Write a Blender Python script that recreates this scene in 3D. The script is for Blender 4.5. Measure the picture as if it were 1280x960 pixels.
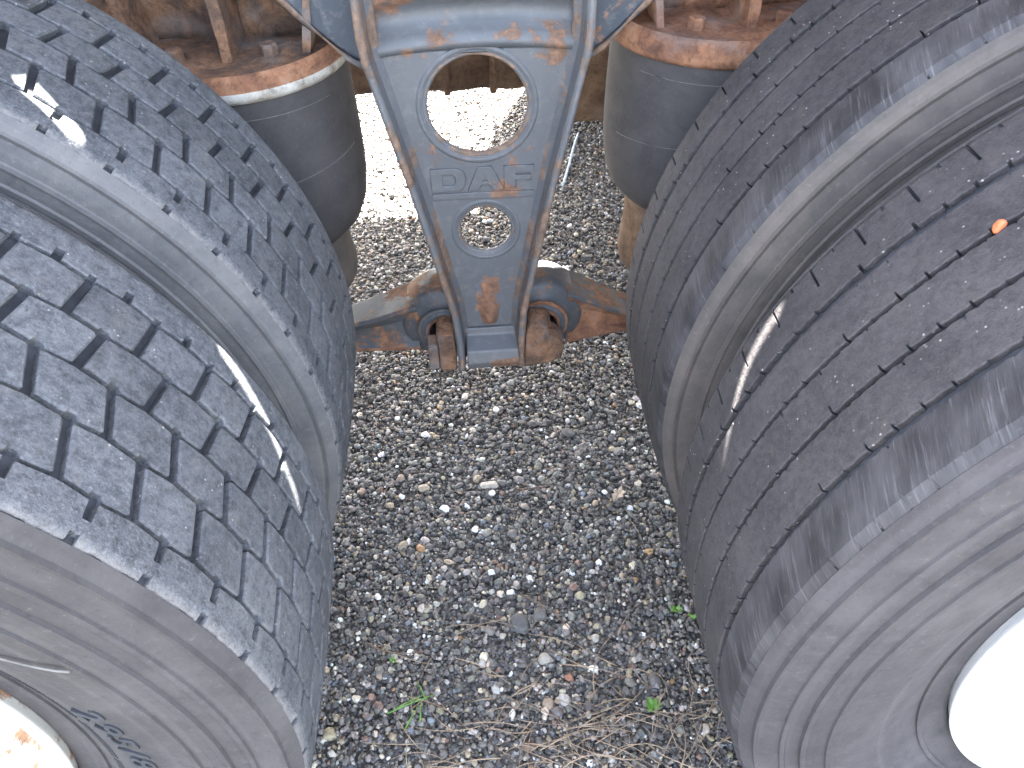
import bpy, bmesh, math, random
import numpy as np
from mathutils import Vector, Matrix, noise

for o in list(bpy.data.objects):
    bpy.data.objects.remove(o)
S = bpy.context.scene
COL = S.collection
rng = random.Random(7)
nrg = np.random.default_rng(11)
cos, sin, rad, PI = math.cos, math.sin, math.radians, math.pi

# ------------------------------------------------------------------ camera
cam = bpy.data.cameras.new('camera')
cam.sensor_fit = 'HORIZONTAL'; cam.sensor_width = 36.0; cam.lens = 1019.7 / 1280 * 36
cam.clip_start = 0.02; cam.clip_end = 2000
co = bpy.data.objects.new('camera', cam); COL.objects.link(co)
PITCH, YAW, ROLL = 0.7528, -0.0487, -0.0267
rv = Vector((1, 0, 0)); uv_ = Vector((0, sin(PITCH), cos(PITCH))); fv = Vector((0, cos(PITCH), -sin(PITCH)))
r2 = rv * cos(ROLL) + uv_ * sin(ROLL); u2 = -rv * sin(ROLL) + uv_ * cos(ROLL)
M3 = Matrix((r2, u2, -fv)).transposed()
M3 = Matrix.Rotation(YAW, 3, 'Z') @ M3
co.matrix_world = Matrix.Translation((-0.005, -0.324, 1.2008)) @ M3.to_4x4()
S.camera = co

# ------------------------------------------------------------------ light
SUN = Vector((0.07, 0.70, 1.0)).normalized()
el = math.asin(SUN.z); az = math.atan2(SUN.x, SUN.y)
W = bpy.data.worlds.new('World'); S.world = W; W.use_nodes = True
wn = W.node_tree; bg = wn.nodes['Background']
sky = wn.nodes.new('ShaderNodeTexSky'); sky.sky_type = 'NISHITA'; sky.sun_disc = False
sky.sun_elevation = el; sky.sun_rotation = az
sky.air_density = 1.0; sky.dust_density = 4.0; sky.ozone_density = 1.0
desat = wn.nodes.new('ShaderNodeHueSaturation'); desat.inputs['Saturation'].default_value = .66   # whole sky desaturated evenly to take out the blue cast, as white balance
wn.links.new(sky.outputs[0], desat.inputs['Color']); wn.links.new(desat.outputs[0], bg.inputs[0]); bg.inputs[1].default_value = 0.056
sl = bpy.data.lights.new('sun', 'SUN'); sl.energy = 5.0; sl.angle = rad(0.4); sl.color = (1, .95, .88)
so = bpy.data.objects.new('sun', sl); COL.objects.link(so)
so.rotation_euler = SUN.to_track_quat('Z', 'Y').to_euler(); so.location = (2, 5, 8)
S.view_settings.view_transform = 'Standard'; S.view_settings.look = 'None'
S.view_settings.exposure = 5.4; S.view_settings.gamma = 1.0
S.render.engine = 'CYCLES'
S.cycles.max_bounces = 10; S.cycles.diffuse_bounces = 6

# ------------------------------------------------------------------ materials
class NT:
    def __init__(s, name):
        s.m = bpy.data.materials.new(name); s.m.use_nodes = True
        s.t = s.m.node_tree; s.b = s.t.nodes['Principled BSDF']
    def n(s, ty, **kw):
        nd = s.t.nodes.new(ty)
        for k, v in kw.items():
            if k.startswith('i_'): nd.inputs[k[2:].replace('_', ' ')].default_value = v
            else: setattr(nd, k, v)
        return nd
    def l(s, a, b): s.t.links.new(a, b)
    def noise(s, vec, scale, detail=4, rough=.6, dist=0):
        nd = s.n('ShaderNodeTexNoise'); nd.inputs['Scale'].default_value = scale
        nd.inputs['Detail'].default_value = detail; nd.inputs['Roughness'].default_value = rough
        nd.inputs['Distortion'].default_value = dist
        if vec is not None: s.l(vec, nd.inputs['Vector'])
        return nd.outputs['Fac']
    def ramp(s, fac, stops, interp='LINEAR'):
        nd = s.n('ShaderNodeValToRGB'); cr = nd.color_ramp; cr.interpolation = interp
        while len(cr.elements) < len(stops): cr.elements.new(.5)
        for e, (p, c) in zip(cr.elements, stops):
            e.position = p; e.color = (*c, 1) if len(c) == 3 else c
        s.l(fac, nd.inputs[0]); return nd.outputs[0]
    def mask(s, fac, a, b):
        nd = s.n('ShaderNodeMapRange'); nd.clamp = True
        s.l(fac, nd.inputs[0]); nd.inputs[1].default_value = a; nd.inputs[2].default_value = b
        return nd.outputs[0]
    def mix(s, fac, a, b, mode='MIX'):
        nd = s.n('ShaderNodeMix'); nd.data_type = 'RGBA'; nd.blend_type = mode
        for v, i in ((fac, 0), (a, 6), (b, 7)):
            if isinstance(v, (int, float)): nd.inputs[i].default_value = v
            elif isinstance(v, tuple): nd.inputs[i].default_value = (*v, 1)
            else: s.l(v, nd.inputs[i])
        return nd.outputs[2]
    def math(s, op, a, b=0.0):
        nd = s.n('ShaderNodeMath'); nd.operation = op
        for v, i in ((a, 0), (b, 1)):
            if isinstance(v, (int, float)): nd.inputs[i].default_value = v
            else: s.l(v, nd.inputs[i])
        return nd.outputs[0]
    def bump(s, h, strength, dist=.002, prev=None):
        nd = s.n('ShaderNodeBump'); nd.inputs['Strength'].default_value = strength
        nd.inputs['Distance'].default_value = dist; s.l(h, nd.inputs['Height'])
        if prev is not None: s.l(prev, nd.inputs['Normal'])
        return nd.outputs[0]
    def obj(s): return s.n('ShaderNodeTexCoord').outputs['Object']
    def uv(s): return s.n('ShaderNodeTexCoord').outputs['UV']
    def world(s): return s.n('ShaderNodeNewGeometry').outputs['Position']
    def scale(s, vec, sc):
        nd = s.n('ShaderNodeMapping'); s.l(vec, nd.inputs[0]); nd.inputs['Scale'].default_value = sc
        return nd.outputs[0]
    def out(s, col=None, rough=.7, normal=None, spec=.4, metal=0):
        if col is not None:
            if isinstance(col, tuple): s.b.inputs['Base Color'].default_value = (*col, 1)
            else: s.l(col, s.b.inputs['Base Color'])
        if isinstance(rough, (int, float)): s.b.inputs['Roughness'].default_value = rough
        else: s.l(rough, s.b.inputs['Roughness'])
        s.b.inputs['Specular IOR Level'].default_value = spec
        s.b.inputs['Metallic'].default_value = metal
        if normal is not None: s.l(normal, s.b.inputs['Normal'])
        return s.m

def tread_mat(name, base, dust, k=1.0):
    t = NT(name); w = t.world()
    a = t.noise(w, 14, 5, .6); b = t.noise(w, 110, 5, .75); c = t.noise(w, 420, 3, .7); d = t.noise(w, 38, 4, .65, .8)
    col = t.mix(t.mask(a, .34, .68), base, dust)
    col = t.mix(t.math('MULTIPLY', t.mask(b, .48, .68), .6 * k), col, tuple(x * 1.5 for x in dust))
    col = t.mix(t.math('MULTIPLY', t.mask(b, .48, .30), .75 * k), col, tuple(x * .45 for x in base))
    col = t.mix(t.math('MULTIPLY', t.mask(c, .55, .75), .5 * k), col, tuple(x * 1.9 for x in dust))
    col = t.mix(t.math('MULTIPLY', t.mask(c, .45, .25), .6 * k), col, tuple(x * .4 for x in base))
    col = t.mix(t.math('MULTIPLY', t.mask(d, .58, .70), .30), col, (dust[0] * 1.5, dust[1] * 1.35, dust[2] * 1.15))
    oi = t.n('ShaderNodeObjectInfo').outputs['Random']
    mul = t.n('ShaderNodeMapRange'); t.l(oi, mul.inputs[0]); mul.inputs[3].default_value = .85; mul.inputs[4].default_value = 1.15
    hs = t.n('ShaderNodeHueSaturation'); t.l(col, hs.inputs['Color']); t.l(mul.outputs[0], hs.inputs['Value'])
    col = hs.outputs[0]
    v = t.n('ShaderNodeTexVoronoi'); v.inputs['Scale'].default_value = 130; t.l(w, v.inputs['Vector'])
    sp = t.math('MULTIPLY', t.mask(v.outputs['Distance'], .16, .06), t.mask(t.noise(w, 40, 2), .52, .6))
    col = t.mix(t.math('MULTIPLY', sp, .8), col, (.36, .34, .31))
    nb = t.bump(b, .8, .0022); nb = t.bump(c, .7, .0010, nb)
    return t.out(col, .82, nb, .25)

def shoulder_streak_mat(name, base, dust):
    """worn outer rib: scrub marks running across the tread, from the uv (arc length, across)"""
    t = NT(name); w = t.world(); u = t.uv()
    sep = t.n('ShaderNodeSeparateXYZ'); t.l(u, sep.inputs[0])
    sk = t.n('ShaderNodeCombineXYZ')
    t.l(t.math('ADD', sep.outputs[0], t.math('MULTIPLY', sep.outputs[1], .35)), sk.inputs[0]); t.l(sep.outputs[1], sk.inputs[1])
    st = t.noise(t.scale(sk.outputs[0], (330, 22, 1)), 1, 3, .6)
    big = t.noise(t.scale(sk.outputs[0], (22, 14, 1)), 1, 3, .6)
    b = t.noise(w, 110, 4, .7)
    col = t.mix(t.mask(big, .36, .66), tuple(x * .55 for x in base), dust)
    col = t.mix(t.math('MULTIPLY', t.mask(st, .56, .78), .75), col, tuple(x * 2.3 for x in dust))
    col = t.mix(t.math('MULTIPLY', t.mask(st, .45, .25), .6), col, tuple(x * .5 for x in base))
    col = t.mix(t.math('MULTIPLY', t.mask(b, .62, .78), .5), col, tuple(x * 1.8 for x in dust))
    nb = t.bump(st, .6, .0012); nb = t.bump(b, .4, .001, nb)
    return t.out(col, .62, nb, .4)

def lip_mat(name, base, dust):
    t = NT(name); w = t.world(); u = t.uv()
    sep = t.n('ShaderNodeSeparateXYZ'); t.l(u, sep.inputs[0])
    b = t.noise(w, 95, 4, .7); c = t.noise(w, 420, 2, .6); e = t.noise(w, 160, 4, .75)
    col = t.mix(t.mask(t.noise(w, 14, 5), .3, .72), base, dust)
    col = t.mix(t.math('MULTIPLY', t.mask(b, .45, .75), .55), col, tuple(x * 1.35 for x in dust))
    col = t.mix(t.math('MULTIPLY', t.mask(b, .48, .30), .75), col, tuple(x * .45 for x in base))
    col = t.mix(t.math('MULTIPLY', t.mask(c, .55, .75), .5), col, tuple(x * 1.9 for x in dust))
    col = t.mix(t.math('MULTIPLY', t.mask(c, .45, .25), .6), col, tuple(x * .4 for x in base))
    edge = t.mask(t.math('ADD', sep.outputs[1], t.math('MULTIPLY', e, -.016)), .000, -.0085)
    col = t.mix(t.math('MULTIPLY', edge, .7), col, (.20, .19, .18))
    nb = t.bump(b, .9, .003); nb = t.bump(c, .7, .001, nb)
    return t.out(col, .82, nb, .25)

def side_mat(name, base, dust, light, rings=.3):
    t = NT(name); u = t.uv(); w = t.world()
    a = t.noise(w, 22, 5, .65, .5); b = t.noise(w, 190, 4, .7); c = t.noise(w, 8, 4, .6, .8)
    bd = t.noise(t.scale(u, (.6, 60, 1)), 1, 2, .5)
    sc = t.noise(t.scale(u, (120, 14, 1)), 1, 3, .6)
    col = t.mix(t.mask(a, .32, .68), base, dust)
    col = t.mix(t.math('MULTIPLY', t.mask(c, .48, .70), .55), col, light)
    col = t.mix(t.math('MULTIPLY', t.mask(bd, .54, .66), rings), col, light)
    col = t.mix(t.math('MULTIPLY', t.mask(sc, .66, .80), .35), col, tuple(x * 1.2 for x in light))
    col = t.mix(t.math('MULTIPLY', t.mask(b, .58, .78), .5), col, tuple(x * 1.3 for x in light))
    col = t.mix(t.math('MULTIPLY', t.mask(b, .42, .24), .5), col, tuple(x * .5 for x in base))
    nb = t.bump(b, .45, .0011); nb = t.bump(a, .3, .002, nb)
    return t.out(col, .8, nb, .22)

def rust_paint(name, paint, amount, rustcol=(.165, .094, .060), dust=(.2, .2, .2), spots=()):
    t = NT(name); w = t.world()
    a = t.noise(w, 13, 6, .68, .4); b = t.noise(w, 70, 5, .7); c = t.noise(w, 300, 3, .6); d = t.noise(w, 5, 3)
    ru = t.ramp(b, [(.25, tuple(x * .4 for x in rustcol)), (.5, rustcol), (.75, tuple(min(x * 1.8, 1) for x in rustcol))])
    pt = t.mix(t.mask(d, .35, .7), tuple(x * .8 for x in paint), paint)
    pt = t.mix(t.math('MULTIPLY', t.mask(b, .5, .75), .45), pt, dust)
    comb = t.math('ADD', t.math('MULTIPLY', a, .75), t.math('MULTIPLY', b, .25))
    for (sx, sz, rx, rz, k) in spots:                # rust stains with a place and shape of their own
        ma = t.n('ShaderNodeMapping'); ma.inputs['Location'].default_value = (-sx / rx, 0, -sz / rz); ma.inputs['Scale'].default_value = (1 / rx, 0, 1 / rz); t.l(w, ma.inputs[0])
        le = t.n('ShaderNodeVectorMath'); le.operation = 'LENGTH'; t.l(ma.outputs[0], le.inputs[0])
        comb = t.math('ADD', comb, t.math('MULTIPLY', t.mask(le.outputs['Value'], 1.25, .2), k))
    m = t.mask(comb, 1 - amount + .02, 1 - amount + .075)
    col = t.mix(m, pt, ru)
    sp = t.mask(c, .70, .76)
    col = t.mix(t.math('MULTIPLY', sp, .6), col, (.42, .36, .30))
    nb = t.bump(m, .35, .001); nb = t.bump(b, .4, .0015, nb)
    r = t.mask(m, -1.3, 1.4)
    return t.out(col, r, nb, .45)

def rust_mat(name, cols, strength=.8, grey=.3):
    t = NT(name); w = t.world()
    a = t.noise(w, 20, 6, .7, .5); b = t.noise(w, 85, 6, .75); c = t.noise(w, 8, 3)
    col = t.ramp(a, [(.28, cols[0]), (.46, cols[1]), (.58, cols[2]), (.74, cols[3])])
    col = t.mix(t.math('MULTIPLY', t.mask(b, .5, .3), .7), col, tuple(x * .45 for x in cols[0]))
    col = t.mix(t.math('MULTIPLY', t.mask(c, .52, .66), grey * 2), col, (.17, .16, .155))
    col = t.mix(t.math('MULTIPLY', t.mask(b, .62, .75), .5), col, tuple(min(1, x * 1.5) for x in cols[2]))
    nb = t.bump(a, strength, .006); nb = t.bump(b, strength, .003, nb)
    return t.out(col, .88, nb, .25)

def plain(name, col, rough=.6, spec=.4, metal=0, nscale=60, amt=.3, bump=.2):
    t = NT(name); w = t.world(); a = t.noise(w, nscale, 4, .65)
    c = t.mix(t.mask(a, .3, .7), tuple(x * (1 - amt) for x in col), tuple(min(1, x * (1 + amt)) for x in col))
    return t.out(c, rough, t.bump(a, bump, .001), spec, metal)

M = {}
M['block'] = tread_mat('block_tread_rubber', (.059, .063, .070), (.098, .102, .109))
M['lip'] = lip_mat('scuffed_shoulder_rubber', (.059, .063, .070), (.098, .102, .109))
M['rib'] = tread_mat('rib_tread_rubber', (.041, .038, .040), (.064, .059, .060), .6)
M['groove'] = plain('groove_rubber', (.034, .036, .042), .75, .3)
M['streak'] = shoulder_streak_mat('scrubbed_shoulder_rubber', (.040, .038, .041), (.064, .061, .064))
M['side'] = side_mat('sidewall_rubber', (.041, .038, .040), (.060, .056, .058), (.092, .087, .088))
M['sideblue'] = side_mat('sidewall_rubber_grey', (.041, .039, .040), (.059, .056, .056), (.090, .086, .085))
M['letter'] = plain('letter_rubber', (.036, .038, .043), .7, .3)
M['rimwhite'] = rust_paint('white_wheel_paint', (.80, .80, .79), .31, (.40, .19, .07), (.72, .71, .69))
M['rimrust'] = rust_paint('white_wheel_paint_rusty', (.80, .78, .70), .508, (.36, .19, .10), (.7, .68, .6))
SPOTS = [(-.085, .796, .040, .016, .16), (-.035, .815, .022, .012, .16), (.058, .816, .034, .018, .20), (.112, .800, .03, .04, .15), (.012, .395, .026, .055, .24), (-.105, .74, .03, .05, .10), (-.05, .655, .03, .05, .07), (.05, .59, .05, .02, .07), (-.10, .865, .05, .03, .14), (.10, .875, .06, .03, .14), (-.02, .50, .06, .03, .05), (.03, .296, .06, .012, .16), (-.02, .312, .03, .01, .1), (.05, .45, .03, .04, .06), (-.03, .44, .02, .04, .08)]
M['paint'] = rust_paint('blue_grey_chassis_paint', (.108, .114, .122), .418, dust=(.185, .18, .172), spots=SPOTS)
M['paintedge'] = rust_paint('blue_grey_chassis_paint_chipped', (.125, .129, .135), .535, (.155, .104, .074), (.21, .195, .18))
M['paintrust'] = rust_paint('blue_grey_paint_rusted_through', (.115, .135, .16), .53, (.17, .088, .052), (.2, .19, .18), [(.012, .39, .018, .06, .12)])
M['paintdark'] = rust_paint('dark_blue_chassis_paint', (.045, .058, .075), .42)
M['rust'] = rust_mat('orange_rust', [(.085, .044, .032), (.18, .088, .053), (.27, .135, .075), (.26, .18, .14)])
M['rustbrown'] = rust_mat('brown_rust', [(.055, .038, .032), (.115, .072, .050), (.21, .115, .066), (.22, .18, .155)], .9, .4)
M['rustbeam'] = rust_mat('dusty_brown_rust', [(.085, .052, .034), (.14, .088, .056), (.18, .115, .07), (.24, .17, .12)], .6, .1)
M['linktop'] = rust_paint('link_paint', (.070, .075, .083), .515, (.16, .082, .046), (.16, .15, .14))
M['silver'] = rust_mat('silver_bead_ring', [(.17, .12, .09), (.30, .28, .24), (.42, .41, .37), (.36, .26, .19)], .3, .2)
M['sidegrey_fill'] = side_mat('sidewall_rubber_grey_dust_fill', (.082, .083, .086), (.118, .117, .118), (.165, .158, .150))  # inner tyre: grey dust, also lightened to paint light into the dual gap
M['sidedust_fill'] = side_mat('sidewall_rubber_brown_dust_fill', (.062, .056, .053), (.092, .081, .074), (.132, .112, .098))  # brown dust, with light painted in against the shaded gap
M['bellows'] = side_mat('air_spring_rubber', (.043, .041, .041), (.059, .055, .055), (.084, .078, .077), .05)
M['line'] = plain('pale_seam', (.12, .115, .105), .8)
M['black'] = plain('bore_black', (.02, .02, .02), .9, .2)
M['deck'] = plain('light_blocker', (.22, .20, .18), .8)  # for the added light-blocking deck and board
M['axle'] = plain('axle_paint', (.05, .05, .05), .7)
M['straw'] = plain('dry_straw', (.30, .22, .15), .8, .3, 0, 40, .4)
M['twig'] = plain('twig_bark', (.16, .11, .08), .8, .3, 0, 60, .5)
M['green'] = plain('fresh_leaf', (.12, .26, .045), .55, .4, 0, 80, .3)
M['leaf'] = plain('dry_leaf', (.42, .34, .26), .8, .3, 0, 70, .25)
M['wire'] = plain('pale_blue_wire', (.35, .42, .48), .5)

def gravel_material(name, attr):
    t = NT(name); w = t.world()
    a = t.noise(w, 260, 4, .7); b = t.noise(w, 900, 2, .6)
    if attr:
        at = t.n('ShaderNodeAttribute'); at.attribute_name = 'stone'; col = at.outputs['Color']
    else:
        v = t.n('ShaderNodeTexVoronoi'); v.inputs['Scale'].default_value = 95; t.l(w, v.inputs['Vector'])
        sp = t.n('ShaderNodeSeparateColor'); t.l(v.outputs['Color'], sp.inputs[0])
        col = t.ramp(sp.outputs[0], [(0, (.07, .067, .062)), (.5, (.13, .122, .112)), (.8, (.19, .17, .148)), (.93, (.3, .27, .22)), (1, (.6, .58, .54))])
    hs = t.n('ShaderNodeHueSaturation'); t.l(col, hs.inputs['Color'])
    mr = t.n('ShaderNodeMapRange'); t.l(a, mr.inputs[0]); mr.inputs[1].default_value = .25; mr.inputs[2].default_value = .75
    mr.inputs[3].default_value = .6; mr.inputs[4].default_value = 1.4
    t.l(mr.outputs[0], hs.inputs['Value'])
    nb = t.bump(a, .35, .001)
    if not attr: nb = t.bump(v.outputs['Distance'], 1.0, .01, nb)
    return t.out(hs.outputs[0], .62, nb, .45)
M['gravel'] = gravel_material('loose_gravel', True)
M['ground'] = gravel_material('gravel_ground', False)

# ------------------------------------------------------------------ helpers
def link(o, parent=None):
    COL.objects.link(o)
    if parent is not None: o.parent = parent
    return o
def tag(o, label=None, cat=None, group=None, kind=None):
    if label: o['label'] = label
    if cat: o['category'] = cat
    if group: o['group'] = group
    if kind: o['kind'] = kind
    return o
def empty(name, loc=(0, 0, 0)):
    o = bpy.data.objects.new(name, None); o.location = loc; o.empty_display_size = .05
    return link(o)
def mesh(name, V, F, mat, smooth=False, uv=None):
    me = bpy.data.meshes.new(name); me.from_pydata([tuple(v) for v in V], [], F); me.materials.append(M[mat] if isinstance(mat, str) else mat)
    if uv is not None:
        lay = me.uv_layers.new(name='uv'); idx = np.zeros(len(me.loops), dtype=np.int32); me.loops.foreach_get('vertex_index', idx)
        lay.data.foreach_set('uv', np.asarray(uv, dtype=np.float32)[idx].ravel())
    if smooth: me.polygons.foreach_set('use_smooth', [True] * len(me.polygons))
    bm = bmesh.new(); bm.from_mesh(me); bmesh.ops.recalc_face_normals(bm, faces=bm.faces); bm.to_mesh(me); bm.free()
    return me
def obj(name, me, parent=None):
    return link(bpy.data.objects.new(name, me), parent)
def lathe(profile, n=96, axis='Y', closed=False, c=(0, 0, 0), arc=1.0):
    """profile: (r, h); returns V, F, UV"""
    V, F, U = [], [], []
    k = len(profile)
    L = [0]
    for i in range(1, k): L.append(L[-1] + math.dist(profile[i], profile[i - 1]))
    for j in range(n):
        a = 2 * PI * j / n
        for i, (r, h) in enumerate(profile):
            if axis == 'Y': V.append((c[0] + r * cos(a), c[1] + h, c[2] + r * sin(a)))
            else: V.append((c[0] + r * cos(a), c[1] + r * sin(a), c[2] + h))
            U.append((a * .5, L[i]))
    for j in range(n):
        j2 = (j + 1) % n
        for i in range(k - 1 + (1 if closed else 0)):
            i2 = (i + 1) % k
            F.append((j * k + i, j * k + i2, j2 * k + i2, j2 * k + i))
    return V, F, U
def bevel(o, w, seg=2):
    m = o.modifiers.new('bevel', 'BEVEL'); m.width = w; m.segments = seg; m.limit_method = 'ANGLE'; m.angle_limit = rad(35)
    return o
def box(name, x0, x1, y0, y1, z0, z1, mat, parent=None, bev=.003):
    V = [(x, y, z) for x in (x0, x1) for y in (y0, y1) for z in (z0, z1)]
    F = [(0, 1, 3, 2), (4, 6, 7, 5), (0, 4, 5, 1), (2, 3, 7, 6), (0, 2, 6, 4), (1, 5, 7, 3)]
    o = obj(name, mesh(name, V, F, mat), parent)
    if bev: bevel(o, bev)
    return o
def plate(name, polys, y, thick, mat, parent=None, bev=.002, plane='XZ'):
    """filled outline(s) with holes, extruded: polys are (a, b) point lists; centre plane at y (or z for plane XY)"""
    cu = bpy.data.curves.new('outline', 'CURVE'); cu.dimensions = '2D'; cu.fill_mode = 'BOTH'
    cu.extrude = max(thick / 2 - bev, .0002); cu.bevel_depth = bev; cu.bevel_resolution = 1; cu.offset = -bev
    for P in polys:
        sp = cu.splines.new('POLY'); sp.points.add(len(P) - 1); sp.use_cyclic_u = True
        for q, (a, b) in zip(sp.points, P): q.co = (a, b, 0, 1)
    tmp = bpy.data.objects.new('tmp', cu); COL.objects.link(tmp)
    dg = bpy.context.evaluated_depsgraph_get(); me = bpy.data.meshes.new_from_object(tmp.evaluated_get(dg))
    bpy.data.objects.remove(tmp); bpy.data.curves.remove(cu)
    me.materials.clear(); me.materials.append(M[mat]); me.name = name
    T = Matrix(((1, 0, 0, 0), (0, 0, -1, y), (0, 1, 0, 0), (0, 0, 0, 1))) if plane == 'XZ' else Matrix.Translation((0, 0, y))
    me.transform(T)
    return obj(name, me, parent)
def circ(cx, cz, r, n=48): return [(cx + r * cos(2 * PI * i / n), cz + r * sin(2 * PI * i / n)) for i in range(n)]
def torus(name, c, R, r, mat, parent, axis='Y', n=64, m=10, flat=1.0):
    prof = [(R + r * cos(2 * PI * i / m), r * flat * sin(2 * PI * i / m)) for i in range(m)]
    V, F, U = lathe(prof, n, axis, True, c)
    return obj(name, mesh(name, V, F, mat, True, U), parent)
def tube(pts, radii, n=6):
    V, F = [], []
    for i, p in enumerate(pts):
        p = Vector(p); d = (Vector(pts[min(i + 1, len(pts) - 1)]) - Vector(pts[max(i - 1, 0)])).normalized()
        a = d.orthogonal().normalized(); b = d.cross(a); r = radii[i] if isinstance(radii, (list, tuple)) else radii
        for j in range(n):
            t = 2 * PI * j / n; V.append(tuple(p + a * (r * cos(t)) + b * (r * sin(t))))
    for i in range(len(pts) - 1):
        for j in range(n): F.append((i * n + j, i * n + (j + 1) % n, (i + 1) * n + (j + 1) % n, (i + 1) * n + j))
    F.append(tuple(range(n - 1, -1, -1))); F.append(tuple((len(pts) - 1) * n + j for j in range(n)))
    return V, F
def roughen(me, amp, freq, seed=0.0):
    me.calc_loop_triangles(); nv = [v.normal.copy() for v in me.vertices]
    for v, nn in zip(me.vertices, nv):
        v.co += nn * (amp * noise.fractal(v.co * freq + Vector((seed, seed, seed)), 1.0, 2.0, 3))
def subd(me, cuts):
    bm = bmesh.new(); bm.from_mesh(me); bmesh.ops.subdivide_edges(bm, edges=bm.edges, cuts=cuts, use_grid_fill=True)
    bm.to_mesh(me); bm.free(); me.polygons.foreach_set('use_smooth', [True] * len(me.polygons)); return me

# ------------------------------------------------------------------ tyres
R0 = .515; TW = .257
def crown(y):                                    # tread radius across the width
    t = (y - TW / 2) / (TW / 2)
    r = R0 - .0035 * t * t
    e = max(abs(t) - .90, 0) / .13
    return r - .0085 * min(e, 1.2) ** 2
def P(th, r, y): a = rad(th); return (r * cos(a), y, r * sin(a))
def zig(th, knots, p):                           # periodic piecewise linear y(theta), knots [(theta, y), (theta, y)]
    ks = sorted(((k % p), y) for k, y in knots); t = th % p
    ks = [(ks[-1][0] - p, ks[-1][1])] + ks + [(ks[0][0] + p, ks[0][1])]
    for (a, ya), (b, yb) in zip(ks, ks[1:]):
        if a <= t <= b: return ya + (yb - ya) * (t - a) / max(b - a, 1e-9)
    return ks[0][1]
def rib_ring(name, npitch, samples, fy0, fy1, depth, mat, across=6, jit=0.0, jit_side=0):
    """a continuous tread rib; samples = theta offsets inside one pitch; fy0/fy1(theta_off, k) its two edges"""
    p = 360 / npitch; V, F, U = [], [], []; cols = []
    for k in range(npitch):
        for s in samples:
            th = k * p + s; y0, y1 = fy0(s, k), fy1(s, k)
            if jit and jit_side < 0: y0 += rng.uniform(0, jit)
            row = [(y0, crown(y0) - depth), (y0, crown(y0) - .0012)]
            for i in range(across + 1):
                y = y0 + .0010 + (y1 - y0 - .0020) * i / across
                row.append((y, crown(y)))
            row += [(y1, crown(y1) - .0012), (y1, crown(y1) - depth)]
            for y, r in row: V.append(P(th, r, y)); U.append((rad(th) * R0, y))
            cols.append(len(row))
    w = cols[0]; n = len(cols)
    for j in range(n):
        j2 = (j + 1) % n
        for i in range(w - 1): F.append((j * w + i, j * w + i + 1, j2 * w + i + 1, j2 * w + i))
    # uv seam: last column keeps its own u (texture is noise, seam sits under the wheel)
    return mesh(name, V, F, mat, False, U)
def block_mesh(name, poly, depth, mat):
    """a tread block: outline in (theta deg, y), bevelled top"""
    cx = sum(a for a, b in poly) / len(poly); cy = sum(b for a, b in poly) / len(poly)
    k = len(poly); V = []
    def ins(a, b, d):                            # move towards the middle by about d metres
        dx = (cx - a) * rad(1) * R0; dy = cy - b; L = math.hypot(dx, dy)
        return a + (cx - a) * d / L * 1.25, b + (cy - b) * d / L * 1.25
    for a, b in poly: V.append(P(a, R0 - depth, b))
    for a, b in poly: V.append(P(a, crown(b) - .0016, b))
    for a, b in poly:
        a2, b2 = ins(a, b, .0016); V.append(P(a2, crown(b2), b2))
    V.append(P(cx, crown(cy) + .0002, cy))
    F = []
    for i in range(k):
        j = (i + 1) % k
        F += [(i, j, k + j, k + i), (k + i, k + j, 2 * k + j, 2 * k + i), (2 * k + i, 2 * k + j, 3 * k)]
    return mesh(name, V, F, mat)

SIDE = [(.5075, .0005), (.502, -.0040), (.4975, -.0062), (.4968, -.0094), (.4925, -.0100), (.484, -.0105), (.4745, -.0120), (.4738, -.0148), (.4700, -.0152), (.4690, -.0125), (.4685, -.0122),
        (.458, -.0135), (.4565, -.0136), (.4558, -.0182), (.4510, -.0186), (.4500, -.0180), (.4440, -.0176), (.4432, -.0158), (.433, -.0162), (.4322, -.0192), (.4285, -.0193), (.4277, -.0166), (.4270, -.0164),
        (.412, -.0160), (.395, -.0145), (.375, -.0105), (.358, -.0050), (.345, .0000), (.335, .0042), (.3342, .0022), (.3300, .0030), (.3290, .0062), (.326, .0078), (.316, .0110), (.307, .0115), (.302, .0125), (.297, .019)]
_sm = [(r, y * 1.45 if y < -.004 else y) for r, y in SIDE]
_rr = np.array([r for r, y in _sm])[::-1]; _yy = np.array([y for r, y in _sm])[::-1]
SIDE = [(r, .45 * y + .55 * float(np.mean([np.interp(r + d_, _rr, _yy) for d_ in (-.014, -.007, 0, .007, .014)])) if .335 < r < .495 else y) for r, y in _sm]
def carcass(mat_side, groove_r):
    prof = [(r, y) for r, y in reversed(SIDE)]
    tread = [(groove_r, .004 + (TW - .008) * i / 8) for i in range(9)]
    prof += [(groove_r - .001, .002)] + tread + [(groove_r - .001, TW - .002)] + [(r, TW - y) for r, y in SIDE]
    V, F, U = lathe(prof, 168)
    me = mesh('carcass', V, F, mat_side, True, U); me.set_sharp_from_angle(angle=rad(24))
    me.materials.append(M['groove'])
    k = len(prof); i0 = len(SIDE)
    for pi, poly in enumerate(me.polygons):
        i = pi % (k - 1)
        if i0 <= i < i0 + 10: poly.material_index = 1
    return me

NP = 55; PP = 360 / NP
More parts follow.
